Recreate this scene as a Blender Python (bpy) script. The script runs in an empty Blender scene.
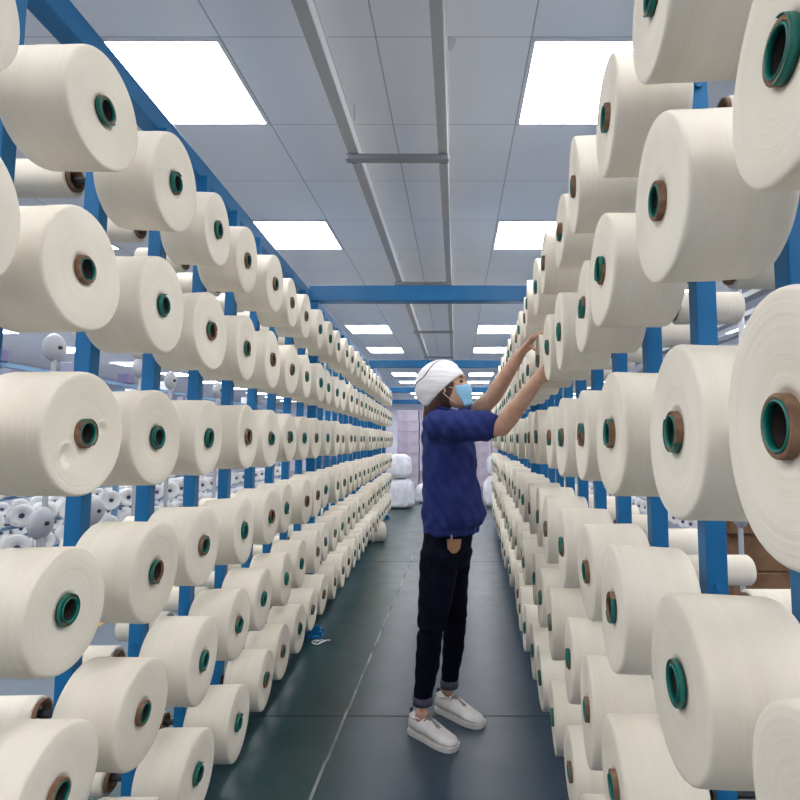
import bpy, bmesh, math, random
from mathutils import Vector, Matrix, Euler
from mathutils.bvhtree import BVHTree
S = bpy.context.scene
COL = S.collection
rnd = random.Random(11)
R = math.radians

# ------------------------------------------------------------------ camera
F = 560.0
cam = bpy.data.cameras.new('camera'); camo = bpy.data.objects.new('camera', cam); COL.objects.link(camo)
cam.sensor_width = 36; cam.lens = F / 800 * 36; cam.clip_start = 0.05; cam.clip_end = 200
camo.location = (0, 0, 1.3)
camo.rotation_euler = (math.pi / 2 + math.atan(50 / F), 0, 0)
cam.shift_x = -0.07; cam.shift_y = -0.0125
S.camera = camo
# ------------------------------------------------------------------ world, exposure
w = bpy.data.worlds.new('world'); S.world = w; w.use_nodes = True
w.node_tree.nodes['Background'].inputs[0].default_value = (.75, .82, 1, 1)
w.node_tree.nodes['Background'].inputs[1].default_value = .25
S.view_settings.view_transform = 'Standard'; S.view_settings.look = 'None'
S.view_settings.gamma = 1; S.view_settings.use_curve_mapping = False
S.view_settings.exposure = 1.16
PANEL = 7.5

# ------------------------------------------------------------------ materials
def mat(name, color, rough=.6, metal=0, spec=.5, emit=None, strength=0):
    m = bpy.data.materials.new(name); m.use_nodes = True
    b = m.node_tree.nodes['Principled BSDF']
    b.inputs['Base Color'].default_value = (*color, 1); b.inputs['Roughness'].default_value = rough
    b.inputs['Metallic'].default_value = metal; b.inputs['Specular IOR Level'].default_value = spec
    if emit: b.inputs['Emission Color'].default_value = (*emit, 1); b.inputs['Emission Strength'].default_value = strength
    return m
def N(m, t, **kw):
    n = m.node_tree.nodes.new(t)
    for k, v in kw.items():
        if k.startswith('i_'):
            key = k[2:]; n.inputs[int(key) if key.isdigit() else key.replace('_', ' ')].default_value = v
        else: setattr(n, k, v)
    return n
def L(m, a, b): m.node_tree.links.new(a, b)
def BS(m): return m.node_tree.nodes['Principled BSDF']
def noisy(name, c1, c2, scale, rough=.6, bump=0, detail=4, stretch=(1, 1, 1), **kw):
    m = mat(name, c1, rough, **kw)
    tc = N(m, 'ShaderNodeTexCoord'); mp = N(m, 'ShaderNodeMapping'); mp.inputs['Scale'].default_value = stretch
    L(m, tc.outputs['Object'], mp.inputs[0])
    n = N(m, 'ShaderNodeTexNoise', i_Scale=scale, i_Detail=detail); L(m, mp.outputs[0], n.inputs['Vector'])
    r = N(m, 'ShaderNodeValToRGB'); r.color_ramp.elements[0].position = .35; r.color_ramp.elements[1].position = .65
    r.color_ramp.elements[0].color = (*c1, 1); r.color_ramp.elements[1].color = (*c2, 1)
    L(m, n.outputs[0], r.inputs[0]); L(m, r.outputs[0], BS(m).inputs['Base Color'])
    if bump:
        bp = N(m, 'ShaderNodeBump', i_Strength=bump, i_Distance=.01); L(m, n.outputs[0], bp.inputs['Height']); L(m, bp.outputs[0], BS(m).inputs['Normal'])
    return m

def cotton(name, base, dark):
    """wound cotton: rings round the local X axis on the side, concentric on the ends"""
    m = mat(name, base, .95, spec=.15)
    tc = N(m, 'ShaderNodeTexCoord'); sep = N(m, 'ShaderNodeSeparateXYZ'); L(m, tc.outputs['Object'], sep.inputs[0])
    oi = N(m, 'ShaderNodeObjectInfo')
    # radius
    y2 = N(m, 'ShaderNodeMath', operation='MULTIPLY'); L(m, sep.outputs[1], y2.inputs[0]); L(m, sep.outputs[1], y2.inputs[1])
    z2 = N(m, 'ShaderNodeMath', operation='MULTIPLY'); L(m, sep.outputs[2], z2.inputs[0]); L(m, sep.outputs[2], z2.inputs[1])
    ad = N(m, 'ShaderNodeMath', operation='ADD'); L(m, y2.outputs[0], ad.inputs[0]); L(m, z2.outputs[0], ad.inputs[1])
    sq = N(m, 'ShaderNodeMath', operation='SQRT'); L(m, ad.outputs[0], sq.inputs[0])
    su = N(m, 'ShaderNodeMath', operation='ADD'); L(m, sq.outputs[0], su.inputs[0]); L(m, sep.outputs[0], su.inputs[1])
    ro = N(m, 'ShaderNodeMath', operation='MULTIPLY_ADD'); L(m, oi.outputs['Random'], ro.inputs[0]); ro.inputs[1].default_value = 37.; L(m, su.outputs[0], ro.inputs[2])
    cmb = N(m, 'ShaderNodeCombineXYZ'); L(m, ro.outputs[0], cmb.inputs[0])
    n1 = N(m, 'ShaderNodeTexNoise', i_Scale=170., i_Detail=3.); L(m, cmb.outputs[0], n1.inputs['Vector'])
    n2 = N(m, 'ShaderNodeTexNoise', i_Scale=28., i_Detail=3.); L(m, cmb.outputs[0], n2.inputs['Vector'])
    n3 = N(m, 'ShaderNodeTexNoise', i_Scale=9., i_Detail=5., noise_dimensions='4D'); L(m, tc.outputs['Object'], n3.inputs['Vector'])
    rw = N(m, 'ShaderNodeMath', operation='MULTIPLY'); rw.inputs[1].default_value = 50; L(m, oi.outputs['Random'], rw.inputs[0]); L(m, rw.outputs[0], n3.inputs['W'])
    a1 = N(m, 'ShaderNodeMath', operation='ADD'); L(m, n2.outputs[0], a1.inputs[0]); L(m, n3.outputs[0], a1.inputs[1])
    a2 = N(m, 'ShaderNodeMath', operation='MULTIPLY_ADD'); L(m, n1.outputs[0], a2.inputs[0]); a2.inputs[1].default_value = .5; L(m, a1.outputs[0], a2.inputs[2])
    a3 = N(m, 'ShaderNodeMath', operation='MULTIPLY_ADD'); L(m, oi.outputs['Random'], a3.inputs[0]); a3.inputs[1].default_value = .45; L(m, a2.outputs[0], a3.inputs[2])
    mr = N(m, 'ShaderNodeMapRange'); mr.inputs[1].default_value = 1.0; mr.inputs[2].default_value = 1.9; L(m, a3.outputs[0], mr.inputs[0])
    mx = N(m, 'ShaderNodeMix', data_type='RGBA'); L(m, mr.outputs[0], mx.inputs[0]); mx.inputs[6].default_value = (*dark, 1); mx.inputs[7].default_value = (*base, 1)
    L(m, mx.outputs[2], BS(m).inputs['Base Color'])
    bp = N(m, 'ShaderNodeBump', i_Strength=.38, i_Distance=.004); L(m, a2.outputs[0], bp.inputs['Height']); L(m, bp.outputs[0], BS(m).inputs['Normal'])
    return m

M = {}
M['cotton'] = cotton('cream_cotton', (.845, .79, .685), (.735, .67, .55))
M['cotton_white'] = cotton('white_cotton', (.86, .86, .85), (.75, .75, .74))
M['blue'] = noisy('blue_paint', (.007, .135, .33), (.011, .16, .38), 6, .42, .03, spec=.3)
M['paper'] = noisy('brown_paper', (.15, .075, .04), (.26, .15, .085), 60, .85)
M['green'] = mat('green_plastic', (.004, .16, .125), .4)
M['steel'] = mat('steel', (.45, .46, .48), .35, .9)
M['dark'] = mat('dark_rubber', (.02, .02, .022), .6)
M['white_paint'] = mat('white_paint', (.75, .76, .78), .4)
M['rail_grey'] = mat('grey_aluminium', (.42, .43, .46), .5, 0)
M['bar_grey'] = mat('crossbar_grey', (.27, .27, .29), .4, .3)
M['bore_shade'] = mat('tube_bore_shade', (.02, .011, .008), .9)  # near-black lining: shade of the deep hole put into colour
M['panel'] = mat('light_diffuser', (.9, .9, .9), .5, emit=(1, .995, 1), strength=PANEL)
M['pale_blue'] = mat('pale_blue_paint', (.20, .36, .56), .45)
M['lilac'] = mat('lilac_plastic', (.16, .14, .27), .5)
M['card'] = noisy('brown_cardboard', (.13, .065, .03), (.22, .12, .06), 5, .85)
M['sack'] = noisy('white_woven_sack', (.62, .62, .68), (.78, .78, .82), 9, .8, .3)
M['carton_lilac'] = noisy('pale_pink_carton', (.34, .29, .37), (.48, .42, .50), 3, .8)
M['yellow'] = mat('yellow_paint', (.75, .42, .12), .5)
M['wall'] = noisy('wall_paint', (.58, .58, .68), (.64, .64, .73), 1.5, .8)
M['skin'] = noisy('skin', (.50, .285, .19), (.58, .35, .245), 25, .55, .03)
M['navy'] = noisy('navy_cloth', (.015, .025, .125), (.024, .038, .165), 14, .85, .25, spec=.2)
M['denim'] = noisy('dark_denim', (.002, .003, .009), (.004, .005, .014), 20, .9, .15, spec=.12)
M['denim_cuff'] = noisy('denim_cuff', (.05, .05, .08), (.09, .09, .13), 60, .9)
M['leather'] = mat('brown_leather', (.36, .19, .10), .6)
M['shoe'] = noisy('white_leather', (.66, .63, .61), (.78, .76, .74), 20, .5)
M['lace'] = noisy('grey_lace', (.20, .18, .17), (.38, .35, .33), 180, .8)
M['hat'] = noisy('white_cap_cloth', (.66, .65, .66), (.80, .79, .80), 18, .9, .6, stretch=(.5, .5, 3))
M['mask'] = mat('light_blue_mask', (.27, .56, .80), .8)
M['hair'] = noisy('brown_hair', (.035, .014, .007), (.10, .042, .02), 90, .5, .3, stretch=(1, 1, .15))
M['lip'] = mat('eye_dark', (.01, .008, .008), .2)
M['yarn_thread'] = mat('white_thread', (.8, .8, .78), .9)
M['machine_grey'] = mat('machine_grey', (.22, .22, .30), .5)

def floor_mat():
    m = mat('epoxy_floor', (.03, .06, .06), .3)
    tc = N(m, 'ShaderNodeTexCoord')
    n = N(m, 'ShaderNodeTexNoise', i_Scale=1.6, i_Detail=6., i_Roughness=.6); L(m, tc.outputs['Object'], n.inputs['Vector'])
    r = N(m, 'ShaderNodeValToRGB'); e = r.color_ramp.elements
    e[0].position = .33; e[0].color = (.012, .034, .034, 1); e[1].position = .68; e[1].color = (.032, .066, .070, 1)
    L(m, n.outputs[0], r.inputs[0])
    # paler lane right of the joint: reflected ceiling light put into the base colour
    sep = N(m, 'ShaderNodeSeparateXYZ'); L(m, tc.outputs['Object'], sep.inputs[0])
    n4 = N(m, 'ShaderNodeTexNoise', i_Scale=3., i_Detail=6.); L(m, tc.outputs['Object'], n4.inputs['Vector'])
    ax = N(m, 'ShaderNodeMath', operation='MULTIPLY_ADD'); L(m, n4.outputs[0], ax.inputs[0]); ax.inputs[1].default_value = .35; L(m, sep.outputs[0], ax.inputs[2])
    mr = N(m, 'ShaderNodeMapRange', interpolation_type='SMOOTHSTEP'); L(m, ax.outputs[0], mr.inputs[0]); mr.inputs[1].default_value = -.45; mr.inputs[2].default_value = -.15
    mx = N(m, 'ShaderNodeMix', data_type='RGBA'); L(m, mr.outputs[0], mx.inputs[0]); L(m, r.outputs[0], mx.inputs[6]); mx.inputs[7].default_value = (.036, .056, .080, 1)
    ab = N(m, 'ShaderNodeMath', operation='ADD'); L(m, sep.outputs[0], ab.inputs[0]); ab.inputs[1].default_value = .25
    ab2 = N(m, 'ShaderNodeMath', operation='ABSOLUTE'); L(m, ab.outputs[0], ab2.inputs[0])
    gt = N(m, 'ShaderNodeMath', operation='GREATER_THAN'); L(m, ab2.outputs[0], gt.inputs[0]); gt.inputs[1].default_value = 1.55
    mx2 = N(m, 'ShaderNodeMix', data_type='RGBA'); L(m, gt.outputs[0], mx2.inputs[0]); L(m, mx.outputs[2], mx2.inputs[6]); mx2.inputs[7].default_value = (.15, .18, .22, 1)
    L(m, mx2.outputs[2], BS(m).inputs['Base Color'])
    n2 = N(m, 'ShaderNodeTexNoise', i_Scale=5., i_Detail=8., i_Roughness=.7); L(m, tc.outputs['Object'], n2.inputs['Vector'])
    r2 = N(m, 'ShaderNodeMapRange'); L(m, n2.outputs[0], r2.inputs[0]); r2.inputs[1].default_value = .3; r2.inputs[2].default_value = .7; r2.inputs[3].default_value = .27; r2.inputs[4].default_value = .37
    L(m, r2.outputs[0], BS(m).inputs['Roughness']); BS(m).inputs['Specular IOR Level'].default_value = .33
    n3 = N(m, 'ShaderNodeTexNoise', i_Scale=2.2, i_Detail=3.); L(m, tc.outputs['Object'], n3.inputs['Vector'])
    bp = N(m, 'ShaderNodeBump', i_Strength=.05, i_Distance=.05); L(m, n3.outputs[0], bp.inputs['Height']); L(m, bp.outputs[0], BS(m).inputs['Normal'])
    return m
M['floor'] = floor_mat()
T = .606; CX0 = .294; CY0 = 2.045
def ceil_mat():
    m = mat('ceiling_tiles', (.5, .52, .58), .6)
    tc = N(m, 'ShaderNodeTexCoord'); sep = N(m, 'ShaderNodeSeparateXYZ'); L(m, tc.outputs['Object'], sep.inputs[0])
    masks = []
    for i, o in ((0, CX0), (1, CY0)):
        a = N(m, 'ShaderNodeMath', operation='SUBTRACT'); L(m, sep.outputs[i], a.inputs[0]); a.inputs[1].default_value = o - 100 * T
        b = N(m, 'ShaderNodeMath', operation='PINGPONG'); L(m, a.outputs[0], b.inputs[0]); b.inputs[1].default_value = T / 2
        c = N(m, 'ShaderNodeMath', operation='LESS_THAN'); L(m, b.outputs[0], c.inputs[0]); c.inputs[1].default_value = (.0032 if i == 0 else .0018)
        masks.append(c)
    mxm = N(m, 'ShaderNodeMath', operation='MAXIMUM'); L(m, masks[0].outputs[0], mxm.inputs[0]); L(m, masks[1].outputs[0], mxm.inputs[1])
    n = N(m, 'ShaderNodeTexNoise', i_Scale=.8, i_Detail=3.); L(m, tc.outputs['Object'], n.inputs['Vector'])
    r = N(m, 'ShaderNodeValToRGB'); r.color_ramp.elements[0].color = (.84, .845, .87, 1); r.color_ramp.elements[1].color = (.88, .885, .91, 1); L(m, n.outputs[0], r.inputs[0])
    mx = N(m, 'ShaderNodeMix', data_type='RGBA'); L(m, mxm.outputs[0], mx.inputs[0]); L(m, r.outputs[0], mx.inputs[6]); mx.inputs[7].default_value = (.44, .46, .52, 1)
    L(m, mx.outputs[2], BS(m).inputs['Base Color'])
    return m
M['ceiling'] = ceil_mat()

# ------------------------------------------------------------------ mesh helpers
def mesh_of(bm, name, m, smooth=False):
    me = bpy.data.meshes.new(name); bmesh.ops.recalc_face_normals(bm, faces=bm.faces)
    if smooth:
        for f in bm.faces: f.smooth = True
    bm.to_mesh(me); bm.free(); me.materials.append(m if not isinstance(m, str) else M[m]); return me
def link(name, data, parent=None, loc=None, rot=None):
    o = bpy.data.objects.new(name, data); COL.objects.link(o); o.parent = parent
    if loc is not None: o.location = loc
    if rot is not None: o.rotation_euler = rot
    return o
def obj(name, bm, m, parent=None, smooth=False, loc=None, rot=None): return link(name, mesh_of(bm, name, m, smooth), parent, loc, rot)
def tag(o, label=None, cat=None, group=None, kind=None):
    if label: o['label'] = label
    if cat: o['category'] = cat
    if group: o['group'] = group
    if kind: o['kind'] = kind
    return o
def thing(name, label, cat, loc=(0, 0, 0), rz=0, group=None):
    return tag(link(name, None, None, loc, (0, 0, rz)), label, cat, group)
def box(bm, x0, x1, y0, y1, z0, z1, mtx=None, bev=0):
    r = bmesh.ops.create_cube(bm, size=1, matrix=Matrix.Translation(((x0 + x1) / 2, (y0 + y1) / 2, (z0 + z1) / 2)) @ Matrix.Diagonal((x1 - x0, y1 - y0, z1 - z0, 1)))
    vs = r['verts']
    if bev:
        es = list({e for v in vs for e in v.link_edges}); rb = bmesh.ops.bevel(bm, geom=es, offset=bev, segments=2, affect='EDGES', profile=.5)
        vs = list({v for f in rb['faces'] for v in f.verts} | {v for v in vs if v.is_valid})
    if mtx is not None: bmesh.ops.transform(bm, matrix=mtx, verts=vs)
    return vs
def nb(): return bmesh.new()
def lathe(bm, prof, seg=40, axis='X', closed=False):
    """prof: (axial, radius) list; rings about the axis; radius 0 closes to a point"""
    rings = []
    for a, r in prof:
        if r <= 1e-6: rings.append([bm.verts.new((a, 0, 0) if axis == 'X' else (0, 0, a))]); continue
        ring = []
        for i in range(seg):
            t = 2 * math.pi * i / seg; c, s = math.cos(t) * r, math.sin(t) * r
            ring.append(bm.verts.new((a, c, s) if axis == 'X' else (c, s, a)))
        rings.append(ring)
    n = len(rings)
    for k in range(n if closed else n - 1):
        A, B = rings[k], rings[(k + 1) % n]
        for i in range(seg):
            j = (i + 1) % seg
            if len(A) == 1 and len(B) == 1: continue
            if len(A) == 1: bm.faces.new((A[0], B[i], B[j]))
            elif len(B) == 1: bm.faces.new((A[i], A[j], B[0]))
            else: bm.faces.new((A[i], A[j], B[j], B[i]))
    return bm
def tube(bm, pts, rad, seg=12, up=Vector((0, 0, 1))):
    """closed tube through pts; rad: radius or (ra, rb) per point (ra along side, rb along up-ish)"""
    pts = [Vector(p) for p in pts]
    if not isinstance(rad, (list, tuple)) : rad = [rad] * len(pts)
    rings = []
    for i, p in enumerate(pts):
        d = (pts[min(i + 1, len(pts) - 1)] - pts[max(i - 1, 0)]).normalized()
        u = up - d * up.dot(d)
        if u.length < .05: u = Vector((1, 0, 0)) - d * d.x
        if u.length < .05: u = Vector((0, 1, 0)) - d * d.y
        u.normalize(); s = d.cross(u)
        ra, rb = rad[i] if isinstance(rad[i], (list, tuple)) else (rad[i], rad[i])
        rings.append([bm.verts.new(p + s * (math.cos(2 * math.pi * k / seg) * ra) + u * (math.sin(2 * math.pi * k / seg) * rb)) for k in range(seg)])
    for A, B in zip(rings, rings[1:]):
        for i in range(seg): bm.faces.new((A[i], A[(i + 1) % seg], B[(i + 1) % seg], B[i]))
    # rounded caps
    for ring, p, q in ((rings[0], pts[0], pts[1]), (rings[-1], pts[-1], pts[-2])):
        e = (p - q).normalized(); ra = rad[0] if ring is rings[0] else rad[-1]; ra = min(ra) if isinstance(ra, (list, tuple)) else ra
        mid = [bm.verts.new(p + (v.co - p) * .72 + e * ra * .55) for v in ring]; tip = bm.verts.new(p + e * ra * .8)
        for i in range(seg):
            bm.faces.new((ring[i], ring[(i + 1) % seg], mid[(i + 1) % seg], mid[i])); bm.faces.new((mid[i], mid[(i + 1) % seg], tip))
    return bm
def stack(bm, secs, seg=28, yaw=0, mtx=None):
    """vertical loft: secs (z, cx, cy, a, b) with a along facing dir, b across; closed"""
    rings = []; c, s = math.cos(yaw), math.sin(yaw); vs = []
    for z, cx, cy, a, b in secs:
        ring = []
        for k in range(seg):
            t = 2 * math.pi * k / seg; x, y = math.cos(t) * a, math.sin(t) * b
            ring.append(bm.verts.new((cx + x * c - y * s, cy + x * s + y * c, z)))
        rings.append(ring); vs += ring
    for A, B in zip(rings, rings[1:]):
        for i in range(seg): bm.faces.new((A[i], A[(i + 1) % seg], B[(i + 1) % seg], B[i]))
    bm.faces.new(rings[0]); bm.faces.new(rings[-1])
    if mtx is not None: bmesh.ops.transform(bm, matrix=mtx, verts=vs)
    return vs
def ball(bm, c, r, seg=16, mtx=None):
    rx, ry, rz = r if isinstance(r, tuple) else (r, r, r)
    m = Matrix.Translation(c) @ Matrix.Diagonal((rx, ry, rz, 1))
    if mtx is not None: m = mtx @ m
    bmesh.ops.create_uvsphere(bm, u_segments=seg, v_segments=seg // 2 + 2, radius=1, matrix=m)
def rod(bm, a, b, r, seg=8):
    a, b = Vector(a), Vector(b); d = b - a
    m = Matrix.Translation((a + b) / 2) @ d.to_track_quat('Z', 'Y').to_matrix().to_4x4()
    bmesh.ops.create_cone(bm, cap_ends=True, segments=seg, radius1=r, radius2=r, depth=d.length, matrix=m)
def fused(name, bm, m, voxel, parent=None, smooth_it=4, deform=None):
    """overlapping closed shells fused into one continuous surface"""
    bmesh.ops.recalc_face_normals(bm, faces=bm.faces)
    me = bpy.data.meshes.new(name); bm.to_mesh(me); bm.free()
    o = bpy.data.objects.new(name + '_src', me); COL.objects.link(o)
    r = o.modifiers.new('r', 'REMESH'); r.mode = 'VOXEL'; r.voxel_size = voxel; r.use_smooth_shade = True
    if smooth_it:
        s = o.modifiers.new('s', 'SMOOTH'); s.factor = .5; s.iterations = smooth_it
    bpy.context.view_layer.update(); dg = bpy.context.evaluated_depsgraph_get()
    me2 = bpy.data.meshes.new_from_object(o.evaluated_get(dg)); me2.name = name
    bpy.data.objects.remove(o); bpy.data.meshes.remove(me)
    me2.materials.clear(); me2.materials.append(M[m])
    if deform:
        for v in me2.vertices: v.co = deform(v.co.copy(), v.normal)
    for p in me2.polygons: p.use_smooth = True
    return link(name, me2, parent)

# ------------------------------------------------------------------ room shell
X0, X1, Y0, Y1, H = -9., 9., -4., 24., 2.86
def slab(name, m, *a):
    bm = nb(); box(bm, *a); return tag(obj(name, bm, m), kind='structure')
slab('floor', 'floor', X0, X1, Y0, Y1, -.1, 0)
slab('ceiling', 'ceiling', X0, X1, Y0, Y1, H, H + .1)
slab('wall_left', 'wall', X0 - .1, X0, Y0, Y1, 0, H)
slab('wall_right', 'wall', X1, X1 + .1, Y0, Y1, 0, H)
slab('wall_back', 'wall', X0, X1, Y1, Y1 + .1, 0, H)
slab('wall_front', 'wall', X0, X1, Y0 - .1, Y0, 0, H)
# joints cut in the floor
M['joint_dark'] = mat('joint_dark', (.012, .018, .02), .6)
M['joint_line'] = noisy('worn_joint_filler', (.03, .045, .045), (.34, .36, .34), 2.2, .7, stretch=(1, 1.6, 1), detail=8)
bm = nb(); c = Matrix.Rotation(0, 4, 'Z')
for k in range(40):
    y = .6 + k * .45; x = -.527 + (y - 2.2) * .0105
    box(bm, x - .006, x + .006, y, y + .45, 0, .0012)
tag(obj('trim_1', bm, 'joint_line'), kind='structure')
bm = nb()
for y in (-.6, 2.775, 6.15, 9.5, 12.9): box(bm, -3.2, 3.2, y - .004, y + .004, 0, .001)
tag(obj('trim_2', bm, 'joint_dark'), kind='structure')

# ------------------------------------------------------------------ ceiling light panels
ORD = ['first', 'second', 'third', 'fourth', 'fifth', 'sixth', 'seventh', 'eighth', 'ninth', 'tenth', 'eleventh', 'twelfth', 'thirteenth', 'fourteenth', 'fifteenth', 'sixteenth', 'seventeenth', 'eighteenth', 'nineteenth', 'twentieth']
ORD += ['twenty-' + o for o in ORD[:9]] + ['thirtieth']
bm = nb()
h = T / 2
for a in ((-h + .003, h - .003, -h + .003, -h + .018), (-h + .003, h - .003, h - .018, h - .003), (-h + .003, -h + .018, -h + .018, h - .018), (h - .018, h - .003, -h + .018, h - .018)):
    box(bm, *a, -.008, 0)
frame_me = mesh_of(bm, 'frame', 'white_paint')
bm = nb(); box(bm, -h + .018, h - .018, -h + .018, h - .018, -.006, 0); diff_me = mesh_of(bm, 'diffuser', 'panel')
COLS = {-4: 'far left', -3: 'outer left', -2: 'left side hall', -1: 'left aisle', 0: 'right aisle', 1: 'right side hall', 2: 'outer right', 3: 'far right'}
for ci in range(-4, 4):
    for ri in range(-3, 12):
        x = CX0 + T / 2 + ci * 3 * T; y = CY0 + T / 2 + ri * 3 * T
        where = (ORD[ri] + ' ahead of the camera') if ri >= 0 else (ORD[-ri - 1] + ' behind the camera')
        t = thing('ceiling_light', 'square white ceiling panel light, %s line, %s' % (COLS[ci], where), 'ceiling light', (x, y, H), group='flush ceiling panel lights')
        link('frame', frame_me, t); link('diffuser', diff_me, t)

# hanging rails over the aisle
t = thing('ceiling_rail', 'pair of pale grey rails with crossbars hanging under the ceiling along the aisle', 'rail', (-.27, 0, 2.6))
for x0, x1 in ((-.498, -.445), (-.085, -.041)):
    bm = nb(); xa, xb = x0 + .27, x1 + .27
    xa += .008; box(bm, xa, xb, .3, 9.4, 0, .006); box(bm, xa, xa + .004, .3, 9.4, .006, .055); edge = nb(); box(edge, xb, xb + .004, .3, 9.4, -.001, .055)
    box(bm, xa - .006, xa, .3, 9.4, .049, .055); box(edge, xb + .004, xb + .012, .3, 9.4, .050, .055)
    ro_ = obj('rail', bm, 'rail_grey', t); tag(obj('rail_lit_edge', edge, 'white_paint', ro_), 'side of the rail coloured white as if lit')  # lit side face and shaded underside put into colour as white and grey
for i, y in enumerate((.4, 2.46, 4.53, 6.6, 8.67)):
    bm = nb(); box(bm, -.235, .24, y - .022, y + .022, -.03, -.001, bev=.008); obj('crossbar', bm, 'bar_grey', t, smooth=False)
    for x in (-.205, .21):
        bm = nb(); box(bm, x - .012, x + .012, y + .024, y + .04, -.02, .05); obj('hanger', bm, 'dark', t)
        bm = nb(); rod(bm, (x, y + .032, .05), (x, y + .032, .26), .003); obj('hanger_rod', bm, 'rail_grey', t)
o = lathe(nb(), [(0, .022), (-.012, .022), (-.022, .018), (-.035, .012), (-.04, 0)], 20, 'Z')
tag(obj('smoke_detector', o, 'white_paint', None, True, (-.022, 2.07, H)), 'small round white smoke detector on ceiling beside the right rail', 'smoke detector')
bm = nb()

# ------------------------------------------------------------------ yarn racks
ROWZ = [1.975, 1.642, 1.31, .975, .645, .315]
ROWN = ['top row', 'second row', 'third row', 'fourth row', 'fifth row', 'bottom row']
PITCH = .325
RACK = {'left': dict(org=Vector((-.693, 0, 0)), rz=math.atan(.039), s=-1, y0=.77, n=27),
        'right': dict(org=Vector((.27, 0, 0)), rz=-math.atan(.033), s=1, y0=.465, n=28)}
def rackpt(side, off, y, z):
    """off = distance outward from the plane of cone faces; y = world depth"""
    r = RACK[side]; th = r['rz']; s = r['s']
    yl = y / math.cos(th)
    return r['org'] + Vector((s * off * math.cos(th) - yl * math.sin(th), s * off * math.sin(th) + yl * math.cos(th), z))
MAINY = (3.857, 7.432)

for side in ('left', 'right'):
    r = RACK[side]; s = r['s']
    t = thing('yarn_rack', 'blue painted steel yarn rack with upright posts on the %s side of the aisle' % side, 'yarn rack', r['org'], r['rz'], 'blue yarn racks')
    post = nb(); box(post, -.02, .02, -.02, .02, .1, 2.3, bev=.002)
    for z in ROWZ:   # bolt heads beside each spindle
        rod(post, (0, -.02, z + .05), (0, -.026, z + .05), .008, 6)
    post_me = mesh_of(post, 'post', 'blue')
    sp = nb(); rod(sp, (s * -.02, 0, 0), (s * -.095, 0, 0), .0168, 12); rod(sp, (s * -.019, 0, 0), (s * -.026, 0, 0), .026, 12)
    rod(sp, (s * .02, 0, 0), (s * .19, 0, 0), .010, 8)
    sp_me = mesh_of(sp, 'spindle', 'dark')  # spindles coloured dark to paint the shade deep inside the tubes
    rest = nb()
    for k in range(r['n']):
        y = r['y0'] + PITCH * k
        p = link('post', post_me, t, (s * .19, y, 0))
        for z in ROWZ:
            if k < 16: link('spindle', sp_me, p, (0, 0, z))
            else: rod(rest, (s * .17, y, z), (s * .095, y, z), .0168, 8)
    tag(obj('spindle', rest, 'steel', t), kind='stuff')
    ye = r['y0'] + PITCH * (r['n'] - 1) + .2
    bm = nb(); box(bm, s * .19, s * .25, -.3, ye, 2.29, 2.36, bev=.004); obj('top_beam', bm, 'blue', t)
    bm = nb(); box(bm, s * .16, s * .22, -.3, ye, .04, .10, bev=.004); obj('base_beam', bm, 'blue', t)
    for y in MAINY + (ye - .02,):
        y = y / math.cos(r['rz'])
        bm = nb(); box(bm, s * .145 - .03, s * .145 + .03, y - .03, y + .03, 0.0, 2.26, bev=.004)
        box(bm, s * .085 - .045, s * .085 + .045, y - .05, y + .05, 0, .014, bev=.003); box(bm, s * .13, s * .06, y - .008, y + .008, .012, .07)
        rod(bm, (s * .05, y - .03, .014), (s * .05, y - .03, .04), .012, 6); rod(bm, (s * .05, y + .03, .014), (s * .05, y + .03, .04), .012, 6)
        obj('main_post', bm, 'blue', t)

# crossbeams bridging the two racks, then the portals of the next machine
for i, y in enumerate(MAINY):
    a = rackpt('left', .115, y, 0); b = rackpt('right', .115, y, 0)
    bm = nb(); box(bm, a.x - .06, b.x + .06, y - .05, y + .05, 2.262, 2.37 if i == 0 else 2.36, bev=.006)
    tag(obj('crossbeam', bm, 'blue'), 'blue steel crossbeam bridging the two racks overhead, %s' % ('nearer of the two' if i == 0 else 'farther one behind the white cap'), 'crossbeam', 'blue crossbeams between the racks')
for i, y in enumerate((11.4, 14.9)):
    t = thing('steel_portal', 'blue steel portal frame across the aisle beyond the racks, %s' % ('nearer one' if i == 0 else 'farther one'), 'portal frame', (0, y, 0), group='blue portals beyond the racks')
    bm = nb(); box(bm, -2.38, 2.03, -.05, .05, 2.26, 2.37, bev=.005); obj('crossbeam', bm, 'blue', t)
    for x in (-2.3, 1.95):
        bm = nb(); box(bm, x - .04, x + .04, -.04, .04, 0, 2.26, bev=.004); obj('post', bm, 'blue', t)

# ---- cones
def winding_me(rad, ln, seg=44, dish=.004, seed=0):
    q = random.Random(seed); bm = nb(); ri = .0285
    prof = [(-ln, ri), (-ln, rad * .93), (-ln + .003, rad * .968), (-ln + .010, rad * .985)]
    for i in range(1, 6):
        prof.append((-ln + .01 + (ln - .022) * i / 6, rad * (.985 + .015 * i / 6) + q.uniform(-.0006, .0006)))
    prof += [(-.0075, rad), (-.0032, rad * .993), (-.001, rad * .978), (0, rad * .95), (-dish * .3, rad * .7), (-dish * .7, rad * .5), (-dish, rad * .33), (-dish - .001, ri), (-ln * .5, ri)]
    lathe(bm, prof, seg, closed=True)
    ph = [q.uniform(0, 6.28) for _ in range(4)]
    for v in bm.verts:
        a = math.atan2(v.co.z, v.co.y); rr = math.hypot(v.co.y, v.co.z)
        if rr > .05:
            f = 1 + .006 * math.sin(2 * a + ph[0]) + .003 * math.sin(3 * a + ph[1]); v.co.y *= f; v.co.z *= f
            if v.co.x > -.02: v.co.x += .0012 * math.sin(2 * a + ph[2])
    return mesh_of(bm, 'yarn_winding', 'cotton', True)
WIND = [winding_me(rd, ln, seed=i) for i, (rd, ln) in enumerate([(.122, .145), (.119, .142), (.124, .148), (.117, .138), (.121, .15), (.115, .14)])]
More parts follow.
